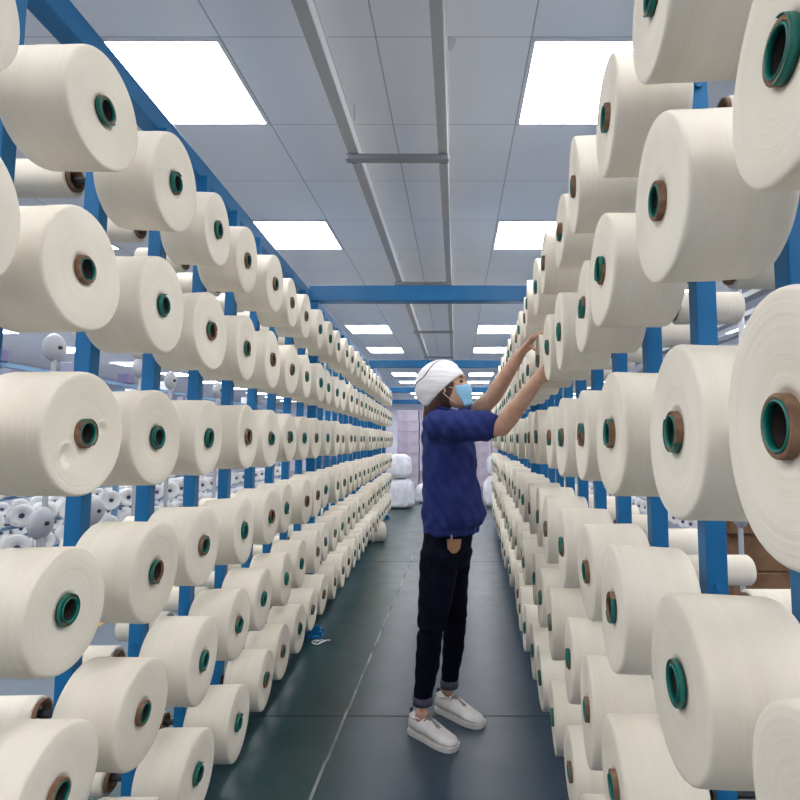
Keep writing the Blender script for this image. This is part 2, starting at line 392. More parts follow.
def dented():
    me = WIND[0].copy()
    bm = bmesh.new(); bm.from_mesh(me)
    bmesh.ops.subdivide_edges(bm, edges=[e for e in bm.edges if all(v.co.x > -.008 and math.hypot(v.co.y, v.co.z) < .118 for v in e.verts)], cuts=3, use_grid_fill=True)
    for v in bm.verts:
        if v.co.x > -.008:
            for cy, cz, rr, d in ((-.050, -.045, .022, .008), (.052, .010, .013, .005)):
                dd = math.hypot(v.co.y - cy, v.co.z - cz) / rr
                if dd < 1: v.co.x -= d * (1 - dd * dd) ** 2
                elif dd < 1.5 and v.co.z > cz: v.co.x += .003 * (1 - abs(dd - 1.25) * 4)
    bm.to_mesh(me); bm.free(); return me
DENT = dented()
def tube_me(ro, ri, x0, x1, m, cut=None):
    bm = nb(); b = .0012
    lathe(bm, [(x0, ri), (x0, ro), (x1 - b, ro), (x1, ro - b), (x1, ri + b), (x1 - b, ri)], 26, closed=True)
    if cut:   # torn or half-covered band: keep only an arc
        a0, a1 = cut
        dead = [f for f in bm.faces if not (a0 <= (math.atan2(f.calc_center_median().z, f.calc_center_median().y) % 6.2832) <= a1)]
        bmesh.ops.delete(bm, geom=dead, context='FACES')
    return mesh_of(bm, 'tube', m, True)
CORE_BROWN = tube_me(.0283, .0232, -.165, .005, 'paper')
CORE_SLIM = tube_me(.0283, .0232, -.165, .002, 'paper')
BORE_SHADE = tube_me(.0231, .0210, -.15, .0005, 'bore_shade')  # lining inside the paper tube, carries the painted depth shade
RING_IN = tube_me(.0231, .0205, -.0015, .0062, 'green')
RING_ARC = tube_me(.0300, .0284, -.003, .0062, 'green', (.3, 3.6))
RING_ARC_B = tube_me(.0296, .0284, -.003, .0062, 'green', (2.2, 5.3))
RING_FULL = tube_me(.0300, .0284, -.003, .0045, 'green')
STYLES = [(CORE_BROWN, [RING_IN]), (CORE_BROWN, [RING_ARC]), (CORE_SLIM, [RING_IN, RING_FULL]), (CORE_BROWN, [RING_IN, RING_ARC_B]), (CORE_SLIM, [RING_IN, RING_ARC])]
TINT = {}
def cone(side, k, row):
    r = RACK[side]; y = r['y0'] + PITCH * k + rnd.uniform(-.010, .010); dx = rnd.uniform(-.012, .012)
    wi = rnd.randrange(6)
    if side == 'right' and k == 6 and row == 1: wi, dx = 5, .006
    p = rackpt(side, dx, y, ROWZ[row] + rnd.uniform(-.004, .004))
    rz = r['rz'] + (math.pi if side == 'right' else 0) + R(rnd.uniform(-2.2, 2.2)) + (R(-1.8) if side == 'right' else 0)
    lab = 'full cream yarn cone on the %s rack, %s, %s post from the camera' % (side, ROWN[row], ORD[k])
    if side == 'left' and k == 1 and row == 2: lab = 'full cream yarn cone with a dented face, left rack, third row, near end'
    t = tag(link('yarn_cone', None, None, p, Euler((0, R(rnd.uniform(-2, 2)), rz))), lab, 'yarn cone', 'full yarn cones on the %s rack' % side)
    me = DENT if (side == 'left' and k == 1 and row == 2) else WIND[wi]
    a = 0 if me is DENT else rnd.uniform(0, 6.28)
    link('yarn_winding', me, t, None, (a, 0, 0))
    core, rings = rnd.choice(STYLES); a = rnd.uniform(0, 6.28)
    c = link('paper_tube', core, t, None, (a, 0, 0))
    for g in rings: link('green_ring', g, c)
    link('tube_bore_shade', BORE_SHADE, c)
for side in ('left', 'right'):
    for k in range(RACK[side]['n']):
        for row in range(6):
            cone(side, k, row)

# ---- nearly used-up cones on the backs of the racks
bm = nb(); lathe(bm, [(-.16, .02), (-.16, .040), (-.155, .045), (.0, .045), (.004, .042), (.004, .034), (-.01, .020)], 28, closed=True); SP_W = mesh_of(bm, 'yarn_winding', 'cotton', True)
bm = nb(); lathe(bm, [(-.156, .017), (-.156, .021), (.005, .033), (.012, .033), (.012, .026), (-.02, .017)], 24, closed=True); SP_T = mesh_of(bm, 'paper_tube', 'paper', True)
REG = {}
# only the ones that show between the full cones: {(side, row): posts}
SEEN_SPENT = {('l', 0): [2, 3, 4, 5, 6, 7, 8, 9, 10, 11, 13, 14, 15], ('l', 4): [2, 3, 4, 5, 6, 7, 8, 9, 10, 11, 13, 14, 15], ('l', 1): [3, 4, 9, 11, 12, 15], ('l', 3): [3, 4, 6, 7, 8, 10, 11], ('l', 5): [3, 4, 6, 8, 14], ('r', 0): [2], ('r', 1): [2, 3, 4, 5, 6, 7, 8, 9, 10, 11], ('r', 3): [2, 3, 4, 5, 6, 7, 8, 9, 10, 11, 12, 13]}
KEEP_SPENT = {(a, k, r_) for (a, r_), v in SEEN_SPENT.items() for k in v}
def spent(side, k, row):
    if KEEP_SPENT is not None and (side[0], k, row) not in KEEP_SPENT: return
    r = RACK[side]; y = r['y0'] + PITCH * k
    p = rackpt(side, .255, y, ROWZ[row] + rnd.uniform(-.005, .005)); rz = r['rz'] + (math.pi if side == 'right' else 0) + R(rnd.uniform(-2, 2))
    t = tag(link('spent_yarn_cone', None, None, p, (0, 0, rz)), 'thin part-used yarn cone behind the %s rack, %s, %s post from camera' % (side, ROWN[row], ORD[k]), 'yarn cone', 'thin cones on the back of the %s rack' % side)
    sc = rnd.uniform(.8, 1.15); f = link('yarn_winding', SP_W, t); f.scale = (1, sc, sc)
    link('paper_tube', SP_T, t); REG[('s', side[0], k, row)] = t
for side in ('left', 'right'):
    for k in range(16):
        for row in range(6): spent(side, k, row)

# loose cone by the foot of the left rack and thread waste
t = thing('yarn_cone', 'cream yarn cone lying on the floor against the far left rack foot', 'yarn cone', (-.93, 7.35, .1235), R(22), 'loose yarn cones')
link('yarn_winding', WIND[2], t); c = link('paper_tube', CORE_BROWN, t); link('green_ring', RING_IN, c)
bm = nb(); pts = []
for i in range(40):
    a = i * .5; pts.append((.03 * math.cos(a) + i * .0015, .03 * math.sin(a * 1.1), .004 + .01 * abs(math.sin(i * .3))))
tube(bm, pts, .0025, 6)
tag(obj('thread_waste', bm, 'yarn_thread', None, True, (-.90, 3.72, .0)), 'small tangle of white thread on floor by the left rack foot', 'thread')

# ------------------------------------------------------------------ side hall: background creels
bm = nb(); lathe(bm, [(-.13, .018), (-.13, .072), (-.12, .079), (-.01, .085), (-.002, .080), (0, .07), (-.003, .018)], 20, closed=True); BG_W = mesh_of(bm, 'yarn_winding', 'cotton_white', True)
bm = nb(); lathe(bm, [(-.14, .012), (-.14, .017), (.006, .019), (.006, .014)], 14, closed=True); BG_T = mesh_of(bm, 'tube', 'lilac', True)
SEEN_BG = {(0, 1): [3, 4, 5, 6, 7, 8, 9, 10, 11, 12, 13, 14, 15, 16, 17, 18, 19, 20, 21, 22, 23, 24, 25, 26, 27], (0, 2): [2, 3, 4, 5, 6, 7, 8, 9, 10, 11, 12, 13, 14, 15, 16, 17, 18, 19, 20, 21, 22, 23, 24, 25, 26, 27], (0, 3): [2, 3, 4, 6, 7, 8, 11, 12, 13, 16, 17, 18, 19, 24, 25, 26, 27], (1, 0): [8, 9, 10, 11, 12, 13, 14, 15, 16, 17, 18, 19, 20, 21, 22, 23, 24, 25, 26, 27], (1, 1): [8, 9, 10, 11, 12, 13, 14, 15, 16, 17, 18, 19, 20, 21, 22, 23, 24, 25, 26, 27], (2, 0): [2, 3, 4, 5, 6, 7, 8, 9, 10, 11, 12, 13, 14, 15, 16, 17, 18, 21, 22, 23, 24, 25], (2, 1): [9, 10, 11, 21, 22, 23, 24]}
KEEP_BG = {(a, b, k) for (a, b), v in SEEN_BG.items() for k in v}
TIER = ['lowest tier', 'second tier', 'third tier', 'fourth tier', 'fifth tier', 'top tier']
def creel(ci, x, y0, n, side, where, tiers, face, top=1.62):
    t = thing('side_creel', 'pale blue yarn stand with white cones in the %s' % where, 'yarn stand', (x, y0, 0), 0, 'pale blue stands in the side halls')
    ln = n * .27
    for yy in [0, ln * .33, ln * .66, ln]:
        bm = nb(); box(bm, -.02, .02, yy - .02, yy + .02, 0, top); obj('post', bm, 'pale_blue', t)
    for z in tiers:
        bm = nb(); box(bm, -.012, .012, 0, ln, z - .10, z - .075); obj('shelf_bar', bm, 'pale_blue', t)
        bm = nb(); [box(bm, -.03, .03, kk * .27 - .035, kk * .27 + .02, z - .075, z + .03) for kk in range(n)]; obj('tensioner_strip', bm, 'lilac' if z < .9 else 'machine_grey', t)
    bm = nb(); box(bm, -.03, .03, -.03, ln + .03, top, top + .03); obj('top_bar', bm, 'pale_blue', t)
    bm = nb(); box(bm, -.02, .02, 0, ln, top - .12, top - .10); obj('thread_rail', bm, 'white_paint', t)
    for j in range(int(n / 3)):
        bm = nb(); box(bm, -.05, .05, j * .8 + .1, j * .8 + .24, top + .03, top + .13, bev=.01); obj('feeder_box', bm, rnd.choice(['lilac', 'machine_grey', 'white_paint']), t)
    q = random.Random(ci)
    for ti, z in enumerate(tiers):
        for k in range(n):
            jit = (q.uniform(-.02, .02), q.uniform(-.02, .02), q.uniform(-10, 10), q.uniform(.85, 1.15))
            if KEEP_BG is not None and (ci, ti, k) not in KEEP_BG: continue
            yy = y0 + .1 + k * .27 + jit[0]
            c = tag(link('small_yarn_cone', None, None, (x + .1 * face, yy, z + jit[1] * .3), (0, 0, R((0 if face > 0 else 180) + (-38 if face > 0 else 38) + jit[2]))),
                    'small white cone in the %s, %s, %s from near end' % (where, TIER[ti], ORD[k]), 'yarn cone', 'small cones in the ' + where)
            f = link('yarn_winding', BG_W, c); f.scale = (1, jit[3], jit[3]); link('tube', BG_T, c); REG[('b', ci, ti, k)] = c
creel(0, -3.3, 3.0, 28, 'left', 'near left hall', (.30, .52, .74, .96, 1.18, 1.40), 1, 1.83)
creel(1, -5.0, 3.6, 28, 'left', 'far left hall', (.30, .55, .80, 1.05, 1.30, 1.55), 1, 1.95)
creel(2, 2.9, 5.6, 26, 'right', 'near right hall', (.30, .52, .74, .96, 1.18), -1)
creel(3, 4.4, 5.2, 26, 'right', 'far right hall', (.35, .62, .89, 1.16), -1)

# disc stands (thread brakes on poles)
def disc_stand(x, y, z, label, rr=.1):
    t = thing('disc_stand', label, 'disc stand', (x, y, 0), group='round discs on poles')
    bm = nb(); rod(bm, (0, 0, 0), (0, 0, z - rr * .6), .018, 10); obj('pole', bm, 'rail_grey', t)
    bm = nb(); lathe(bm, [(-.015, 0), (-.015, rr * .9), (0, rr), (.02, rr * .8), (.035, .03), (.035, 0)], 28); obj('disc', bm, 'rail_grey', t, True, (0, 0, z), (0, 0, R(-6) if x < 0 else R(186)))
    bm = nb(); lathe(bm, [(.034, 0), (.034, .014), (.048, .012), (.048, 0)], 12); obj('hub', bm, 'dark', t, True, (0, 0, z), (0, 0, R(-6) if x < 0 else R(186)))
disc_stand(-2.55, 3.5, .79, 'grey disc on a low pole in the left hall, seen between near posts')
disc_stand(-2.56, 4.02, .80, 'grey disc on a low pole in the left hall, second one')
disc_stand(-2.75, 3.8, 1.93, 'pale disc on a tall pole in the left hall, nearest of the tall ones', .10)
disc_stand(-2.75, 4.85, 1.93, 'pale disc on a tall pole in the left hall, second along', .10)
disc_stand(-2.75, 5.37, 1.87, 'pale disc on a tall pole in the left hall, third along', .09)
disc_stand(-2.75, 6.44, 1.87, 'pale disc on a tall pole in the left hall, farthest along', .10)
disc_stand(2.02, 4.05, .76, 'grey disc on a pole in the right hall before the cartons', .085)
# lamp pole on the right
t = thing('pole_lamp', 'white hanging rod with a round white bulb in the right hall', 'pendant', (2.12, 4.1, H))
bm = nb(); rod(bm, (0, 0, 0), (0, 0, -.62), .013); rod(bm, (0, 0, -.62), (0, 0, -.86), .022); obj('rod', bm, 'white_paint', t)
bm = nb(); ball(bm, (0, 0, -.93), .07); obj('bulb', bm, 'white_paint', t, True)
# cable trays in the right side hall
for i, x in enumerate((2.75, 3.15, 3.6, 4.1)):
    bm = nb(); box(bm, x - .05, x + .05, 1.5, 16, 2.62, 2.63); box(bm, x - .055, x - .045, 1.5, 16, 2.62, 2.67); box(bm, x + .045, x + .055, 1.5, 16, 2.62, 2.67)
    for y in range(3, 16, 3): rod(bm, (x, y, 2.63), (x, y, H), .004)
    tag(obj('cable_tray', bm, 'rail_grey'), 'long grey cable tray under the right hall ceiling, %s from the right rack' % ORD[i], 'cable tray', 'cable trays under the right hall ceiling')
# cartons
def carton(x, y, z, sx, sy, sz, rz, label, m='card', cat='carton', group='brown cartons in the right hall'):
    t = thing('carton', label, cat, (x, y, z), rz, group)
    bm = nb(); box(bm, -sx / 2, sx / 2, -sy / 2, sy / 2, 0, sz, bev=.008); obj('box_body', bm, m, t)
    bm = nb(); box(bm, -sx / 2 + .004, sx / 2 - .004, -.03, .03, sz, sz + .0015); obj('tape', bm, 'sack', t)
for i, (x, y, lv, rz, lb) in enumerate([(2.35, 4.6, 0, 3, 'bottom of the near stack'), (2.37, 4.62, 1, -4, 'middle of the near stack'), (2.33, 4.6, 2, 6, 'top of the near stack'),
        (2.98, 4.7, 0, -3, 'bottom of the outer stack'), (2.97, 4.72, 1, 5, 'middle of the outer stack'), (3.0, 4.7, 2, 1, 'top of the outer stack')]):
    carton(x, y, lv * .29, .5, .4, .285, R(rz), 'brown cardboard carton in the right hall, ' + lb)
for i in range(2):
    bm = nb(); q = random.Random(40 + i); bmesh.ops.create_icosphere(bm, subdivisions=4, radius=1)
    for v in bm.verts:
        n = 1 + .12 * math.sin(v.co.x * 5 + i) * math.sin(v.co.y * 6) + .07 * math.sin(v.co.z * 11 + v.co.x * 7)
        v.co = Vector((v.co.x * .25 * n, v.co.y * .2 * n, max(v.co.z, -.6) * .15 * n + .09))
    tag(obj('plastic_bag', bm, 'sack', None, True, (2.33 + i * .64, 4.62, .865)), 'crumpled white plastic bag on top of the %s carton stack' % ('near' if i == 0 else 'outer'), 'bag', 'white bags on the cartons')
# yellow marked strip on the floor of the left hall
bm = nb(); box(bm, -2.62, -2.50, 2.6, 9, 0, .003); tag(obj('trim_3', bm, 'yellow'), kind='structure')

# sacks beyond the end of the aisle
def sack(x, y, z, sx, sy, sz, seed, label, tilt=0):
    bm = nb(); q = random.Random(seed); bmesh.ops.create_icosphere(bm, subdivisions=4, radius=1); ph = [q.uniform(0, 6) for _ in range(4)]
    for v in bm.verts:
        c = v.co
        def se(a, e=.38): return math.copysign(abs(a) ** e, a)
        n = 1 + .05 * math.sin(c.x * 7 + ph[0]) * math.sin(c.z * 6 + ph[1]) + .03 * math.sin(c.y * 13 + c.z * 9 + ph[2])
        top = 1 - .35 * max(c.z, 0)
        v.co = Vector((se(c.x) * sx / 2 * n * top, se(c.y) * sy / 2 * n * top, (se(c.z) * .5 + .5) * sz))
    tag(obj('sack', bm, 'sack', None, True, (x, y, z), (0, tilt, q.uniform(0, 3))), label, 'sack', 'white sacks beyond the racks')
sack(-1.08, 11.0, 0, .60, .5, .56, 1, 'white sack standing on the floor at the left of the sack pile')
sack(-.60, 11.9, 0, .42, .42, .40, 2, 'low white sack standing on the floor at the right of the sack pile')
sack(-1.10, 11.0, .57, .50, .42, .46, 3, 'white sack lying on top of the left sack of the pile')
sack(.80, 11.2, 0, .5, .5, .6, 6, 'white sack on the floor beyond the end of the right rack')
sack(.82, 11.2, .61, .42, .42, .4, 7, 'white sack on top of another beyond the right rack')
q = random.Random(5)
for cx_ in range(5):
    for lv in range(7):
        x = -1.35 + cx_ * .66
        carton(x + q.uniform(-.01, .01), 16.0, lv * .305, .6, .5, .30, 0, 'pale pink carton at the far end, %s stack from left, %s from floor' % (ORD[cx_], ORD[lv]), 'carton_lilac', 'carton', 'pale cartons stacked across the far end')
# far machines at both sides of the end
for i, (x, y) in enumerate(((-3.0, 13.2), (1.75, 12.8))):
    t = thing('knitting_machine', 'grey knitting machine with a round head standing far off on the %s' % ('left' if i == 0 else 'right'), 'machine', (x, y, 0), 0, 'knitting machines far off')
    bm = nb(); lathe(bm, [(0, 0), (0, .5), (.1, .5), (.14, .3), (.8, .3), (.85, .55), (1.0, .55), (1.0, 0)], 24, 'Z'); obj('machine_body', bm, 'machine_grey', t)
    bm = nb(); rod(bm, (0, 0, 1.0), (0, 0, 2.2), .04); obj('mast', bm, 'white_paint', t)
    bm = nb(); lathe(bm, [(1.9, .6), (1.9, .64), (1.95, .64), (1.95, .6)], 28, 'Z', closed=True); [rod(bm, (0, 0, 1.92), (.62 * math.cos(a), .62 * math.sin(a), 1.92), .01) for a in (0, 1.57, 3.14, 4.71)]; obj('feeder_ring', bm, 'pale_blue', t)

for i, (x, y) in enumerate(((-6.6, 4.6), (-6.6, 6.6), (-6.6, 8.8), (-6.6, 11.2), (6.4, 5.2), (6.4, 7.4), (6.4, 9.8))):
    t = thing('warping_machine', 'pale machine cabinet at the %s of the %s hall, %s from camera' % ('far side', 'left' if x < 0 else 'right', ORD[i % 4]), 'machine', (x, y, 0), 0, 'machine cabinets along the hall sides')
    bm = nb(); box(bm, -.5, .5, -.7, .7, .1, 1.5, bev=.03); obj('cabinet', bm, 'white_paint', t)
    bm = nb(); box(bm, .5, .52, -.5, .1, .8, 1.3) if x < 0 else box(bm, -.52, -.5, -.5, .1, .8, 1.3); obj('control_panel', bm, 'lilac', t)
    for yy in (-.65, .65):
        bm = nb(); box(bm, -.03, .03, yy - .03, yy + .03, 1.5, 2.2); obj('mast', bm, 'pale_blue', t)
    for z in (1.8, 2.2):
        bm = nb(); box(bm, -.04, .04, -.85, .85, z, z + .05); obj('top_rail', bm, 'pale_blue', t)
    bm = nb()
    for k in range(6): box(bm, -.02, .06, -.6 + k * .24, -.54 + k * .24, 1.85, 1.97)
    obj('tensioners', bm, 'machine_grey', t)
# ------------------------------------------------------------------ the worker
P = thing('person', 'person in navy shirt, dark jeans, white cap and blue mask reaching to the right rack', 'person', (-.06, 2.66, 0))
PO = Vector((-.06, 2.66, 0))
def V(*a): return Vector(a)
HC = V(-.045, 2.655, 1.562)
HMC = Matrix.Translation(HC) @ Matrix.Rotation(R(-12), 4, 'Z')
HM = Matrix.Translation(HC + V(.004, 0, -.012)) @ Matrix.Rotation(R(-12), 4, 'Z') @ Matrix.Rotation(R(-13), 4, 'Y') @ Matrix.Diagonal((.94, .94, .96, 1))
def place(o):   # meshes are authored in world metres; hang them on the person's base
    o.location = -PO if o.parent is P else o.location
    return o
body = nb()
HEAD = [(-.117, .058, 0, .018, .022), (-.108, .05, 0, .036, .036), (-.09, .036, 0, .054, .049), (-.065, .02, 0, .072, .060), (-.03, .006, 0, .088, .068), (.01, 0, 0, .094, .073), (.05, -.004, 0, .094, .075), (.08, -.01, 0, .084, .068), (.103, -.014, 0, .06, .05), (.116, -.016, 0, .03, .026)]
stack(body, HEAD, 28, 0, HM)
ball(body, (.100, 0, -.022), (.016, .013, .026), 12, HM)      # nose
ball(body, (.113, 0, -.032), (.011, .013, .010), 12, HM)
ball(body, (.092, 0, .030), (.010, .045, .010), 12, HM)       # brow ridge
ball(body, (.090, 0, -.068), (.010, .024, .007), 12, HM)      # upper lip
ball(body, (.088, 0, -.078), (.010, .020, .006), 12, HM)
for sy in (-1, 1): ball(body, (-.005, sy * .075, -.012), (.018, .010, .032), 12, HM)   # ears
tube(body, [HM @ V(-.035, 0, -.05), HM @ V(-.045, 0, -.12), V(-.085, 2.67, 1.36)], [.055, .050, .062], 18)
TY = R(-24)   # torso yaw
stack(body, [(.86, -.03, 2.68, .085, .13), (1.0, -.03, 2.68, .09, .13), (1.2, -.035, 2.68, .095, .145), (1.34, -.04, 2.68, .085, .155), (1.40, -.06, 2.67, .06, .09)], 24, TY)
# near (right) arm
sN, eN, wN = V(-.085, 2.535, 1.362), V(.195, 2.42, 1.352), V(.338, 2.262, 1.552)
tube(body, [sN, sN.lerp(eN, .5), eN.lerp(sN, .12), eN, eN.lerp(wN, .25), eN.lerp(wN, .6), wN], [.052, .045, .041, .040, .041, .034, (.021, .028)], 18)
# far (left) arm
sF, eF, wF = V(.02, 2.80, 1.372), V(.172, 2.66, 1.50), V(.290, 2.49, 1.690)
tube(body, [sF, sF.lerp(eF, .5), eF.lerp(sF, .12), eF, eF.lerp(wF, .25), eF.lerp(wF, .6), wF], [.052, .046, .041, .039, .040, .033, (.020, .027)], 18)
# near hand: slim, reaching into the gap between two cones
def hand(bm, w, kn, side, nrm, tipdirs, thumb, fl=(.030, .026, .021), r0=.0088):
    """w wrist, kn knuckle centre, side: unit across the palm, nrm: back-of-hand normal"""
    d = (kn - w).normalized()
    tube(bm, [w - d * .01, w.lerp(kn, .35), w.lerp(kn, .75), kn + d * .004], [(.024, .017), (.034, .016), (.040, .0145), (.037, .012)], 16, up=nrm)
    lens = [.92, 1.08, 1.0, .80]
    for i in range(4):
        off = (i - 1.5) * .0195
        p = kn + side * off - d * (.012 + (.004 if i == 3 else 0)); pts = [p]; dirs = tipdirs[i]
        for j in range(3):
            p = p + dirs[j].normalized() * (fl[j] * lens[i] + (.012 if j == 0 else 0)); pts.append(p)
        tube(bm, pts, [r0, r0 * .95, r0 * .88, r0 * .72], 10, up=nrm)
    tube(bm, thumb, [.0125, .0115, .0095, .0075], 10, up=nrm)
dN = V(.075, -.012, .045); kN = wN + dN.normalized() * .085; kN.y = 2.252
sideN = V(-.50, 0, .86); nN = V(0, 1, 0)
fd = [[V(.85, 0, .5), V(.95, 0, .25), V(1, 0, -.1)]] * 4
hand(body, wN, kN, sideN.normalized(), nN, [[V(.85, .0, .35 + .08 * i), V(.9, .02, .1 + .08 * i), V(.9, .05, -.15)] for i in range(4)],
     [wN + V(.015, -.004, .012), wN + V(.022, -.008, .045), wN + V(.036, -.008, .072), wN + V(.055, -.006, .090)], fl=(.028, .022, .018), r0=.0082)
# far hand: fingers over the top of the cone, thumb in front of its face
kF = V(.342, 2.435, 1.752); sideF = V(.25, -.93, -.05).normalized()
hand(body, wF, kF, sideF, V(-.55, 0, .8), [[V(.55, -.25 + .06 * i, .42), V(.9, -.2, .0), V(.75, -.1, -.22)] for i in (0, 1, 2, 3)],
     [wF + V(.012, -.02, .0), wF + V(.030, -.04, .012), V(.338, 2.425, 1.708), V(.342, 2.405, 1.690)], fl=(.032, .024, .018), r0=.0088)
# ankles and feet inside the shoes
AN, AF = V(-.150, 2.600, .10), V(-.040, 2.800, .10)
tube(body, [V(-.06, 2.63, .90), V(-.092, 2.6, .60), V(-.116, 2.585, .44), V(-.135, 2.6, .28), V(-.148, 2.6, .18), AN, V(-.15, 2.6, .05)], [.06, .055, .045, .042, .034, .031, .03], 16)
tube(body, [V(-.01, 2.72, .90), V(-.018, 2.745, .60), V(-.004, 2.76, .44), V(-.02, 2.785, .28), V(-.035, 2.795, .18), AF, V(-.04, 2.8, .05)], [.06, .055, .045, .042, .034, .031, .03], 16)
ob = fused('body', body, 'skin', .0042, P, 3); place(ob)
# eyes, brows
for sy in (-1, 1):
    bm = nb(); ball(bm, (.083, sy * .034, .006), (.009, .013, .006), 12, HM); place(obj('eye', bm, 'lip', P, True))
    bm = nb(); tube(bm, [HM @ V(.084, sy * .05, .026), HM @ V(.092, sy * .036, .031), HM @ V(.098, sy * .018, .028)], [.003, .0035, .003], 8); place(obj('eyebrow', bm, 'hair', P, True))
# mask
bm = nb(); rows, cols = 12, 25; grid = []
for i in range(rows):
    v = i / (rows - 1); z = -.012 - v * .104; row = []
    for j in range(cols):
        u = j / (cols - 1) * 2 - 1; az = u * R(64 - 16 * abs(v - .35))
        lo = max(min(int((z + .117) * 0), 8), 0)
        for q_ in range(len(HEAD) - 1):
            if HEAD[q_][0] <= z <= HEAD[q_ + 1][0]: lo = q_
        A, B = HEAD[lo], HEAD[lo + 1]; f = min(max((z - A[0]) / (B[0] - A[0]), 0), 1)
        cx_, a_, b_ = [A[i_] + (B[i_] - A[i_]) * f for i_ in (1, 3, 4)]
        if z < -.09: a_ = max(a_, .058); b_ = max(b_, .05); cx_ = .034
        bul = .005 + .022 * math.cos(az) ** 6 * (1 - abs(v - .3) * .7) + (.0012 * math.sin(v * 24) if abs(u) < .8 else 0)
        x = cx_ + (a_ + bul) * math.cos(az); y = (b_ + .004) * math.sin(az)
        row.append(bm.verts.new(HM @ V(x, y, z)))
    grid.append(row)
for i in range(rows - 1):
    for j in range(cols - 1): bm.faces.new((grid[i][j], grid[i][j + 1], grid[i + 1][j + 1], grid[i + 1][j]))
mk = place(obj('face_mask', bm, 'mask', P, True)); mk.modifiers.new('s', 'SOLIDIFY').thickness = .0015
for sy in (-1, 1):
    for z1, z2 in ((-.02, .012), (-.095, -.03)):
        bm = nb(); tube(bm, [HM @ V(.042, sy * .070, z1), HM @ V(.01, sy * .0785, (z1 + z2) / 2), HM @ V(-.012, sy * .083, z2)], .0012, 6); l_ = obj('ear_loop', bm, 'shoe', mk)
# hair: under the cap, over nape and beside the ear
bm = nb()
stack(bm, [(-.135, -.055, 0, .036, .050), (-.115, -.042, 0, .058, .062), (-.08, -.026, 0, .070, .075), (-.04, -.012, 0, .080, .080), (.0, -.008, 0, .083, .080), (.03, -.02, 0, .08, .076)], 26, 0, HMC)
tube(bm, [HMC @ V(-.088, -.02, -.10), HMC @ V(-.096, -.028, -.14), HMC @ V(-.100, -.03, -.175)], [.016, .012, .007], 12)
place(fused('hair', bm, 'hair', .004, P, 3))
# cap
AX = V(-.68, 0, .73); RIM = V(.73, 0, .68); C0 = V(-.008, 0, -.028)
bm = nb(); rings = []; seg = 56
prof = [(-.008, .117, .088), (0, .121, .091), (.022, .124, .094), (.026, .122, .093), (.05, .126, .096), (.08, .119, .093), (.108, .102, .082), (.130, .078, .064), (.145, .048, .042), (.152, .018, .018)]
for t_, a_, b_ in prof:
    ring = []
    for k in range(seg):
        an = 2 * math.pi * k / seg; g = 1 + (.012 * math.sin(an * 9 + t_ * 30) + .010 * math.sin(an * 5 - t_ * 60)) * min(1, t_ / .05 if t_ > .03 else 0)
        ring.append(bm.verts.new(HMC @ (C0 + AX * t_ + RIM * (a_ * g * math.cos(an)) + V(0, b_ * g * math.sin(an), 0))))
    rings.append(ring)
for A, B in zip(rings, rings[1:]):
    for i in range(seg): bm.faces.new((A[i], A[(i + 1) % seg], B[(i + 1) % seg], B[i]))
bm.faces.new(rings[-1]); 
bvh = BVHTree.FromBMesh(bm)
cap = place(obj('cap', bm, 'hat', P, True)); cap.modifiers.new('s', 'SOLIDIFY').thickness = .002
bm = nb(); pts = []
for i in range(22):
    f = i / 21; lx = -.022 - .125 * f; lz = .112 - .135 * f + .008 * math.sin(f * 9)
    o_ = HMC @ V(lx, -.3, lz); hit = bvh.ray_cast(o_, (HMC.to_3x3() @ V(0, 1, 0)))
    if hit[0]: pts.append(hit[0] - (HMC.to_3x3() @ V(0, .001, 0)))
tube(bm, pts, .0022, 8); obj('cap_piping', bm, 'dark', cap, True)
# shirt
bm = nb()
stack(bm, [(.868, -.02, 2.68, .118, .150), (.875, -.02, 2.68, .124, .156), (.90, -.02, 2.68, .126, .158), (.915, -.012, 2.68, .137, .168), (.95, -.008, 2.68, .146, .176), (1.0, -.014, 2.68, .140, .175), (1.08, -.022, 2.68, .126, .168), (1.16, -.027, 2.68, .119, .168), (1.25, -.032, 2.68, .117, .172), (1.33, -.038, 2.68, .108, .172), (1.385, -.045, 2.675, .092, .145), (1.42, -.055, 2.67, .075, .10), (1.445, -.062, 2.668, .062, .07)], 36, TY)
eS = V(.142, 2.445, 1.362)
tube(bm, [sN + V(-.01, .01, 0), sN.lerp(eS, .35), sN.lerp(eS, .75), eS], [.070, .073, .070, .067], 22)
eT = V(.085, 2.745, 1.430)
tube(bm, [sF, sF.lerp(eT, .5), eT], [.068, .066, .062], 20)
def wrinkle(c, n):
    f = .0045 * math.sin((c.x * 1.5 - c.z * .9 - c.y * .6) * 46 + 1.6 * math.sin(c.z * 11)) * (.6 + .4 * math.sin(c.z * 17 + c.x * 9)) + .002 * math.sin((c.x + c.z * .7) * 110)
    if c.z < .91: f *= .2
    if c.z < 1.2: f += .004 * math.sin((c.x * 1.5 + c.z * .5 + c.y) * 60) * (1.2 - c.z) * 2
    return c + n * f
shirt = place(fused('shirt', bm, 'navy', .006, P, 3, wrinkle))
bm = nb(); tube(bm, [V(-.062 + .066 * math.cos(a) , 2.668 + .069 * math.sin(a), 1.447 - .012 * math.cos(a)) for a in [i * math.pi * 2 / 24 for i in range(25)]], .006, 8); co_ = obj('collar', bm, 'navy', shirt, True)
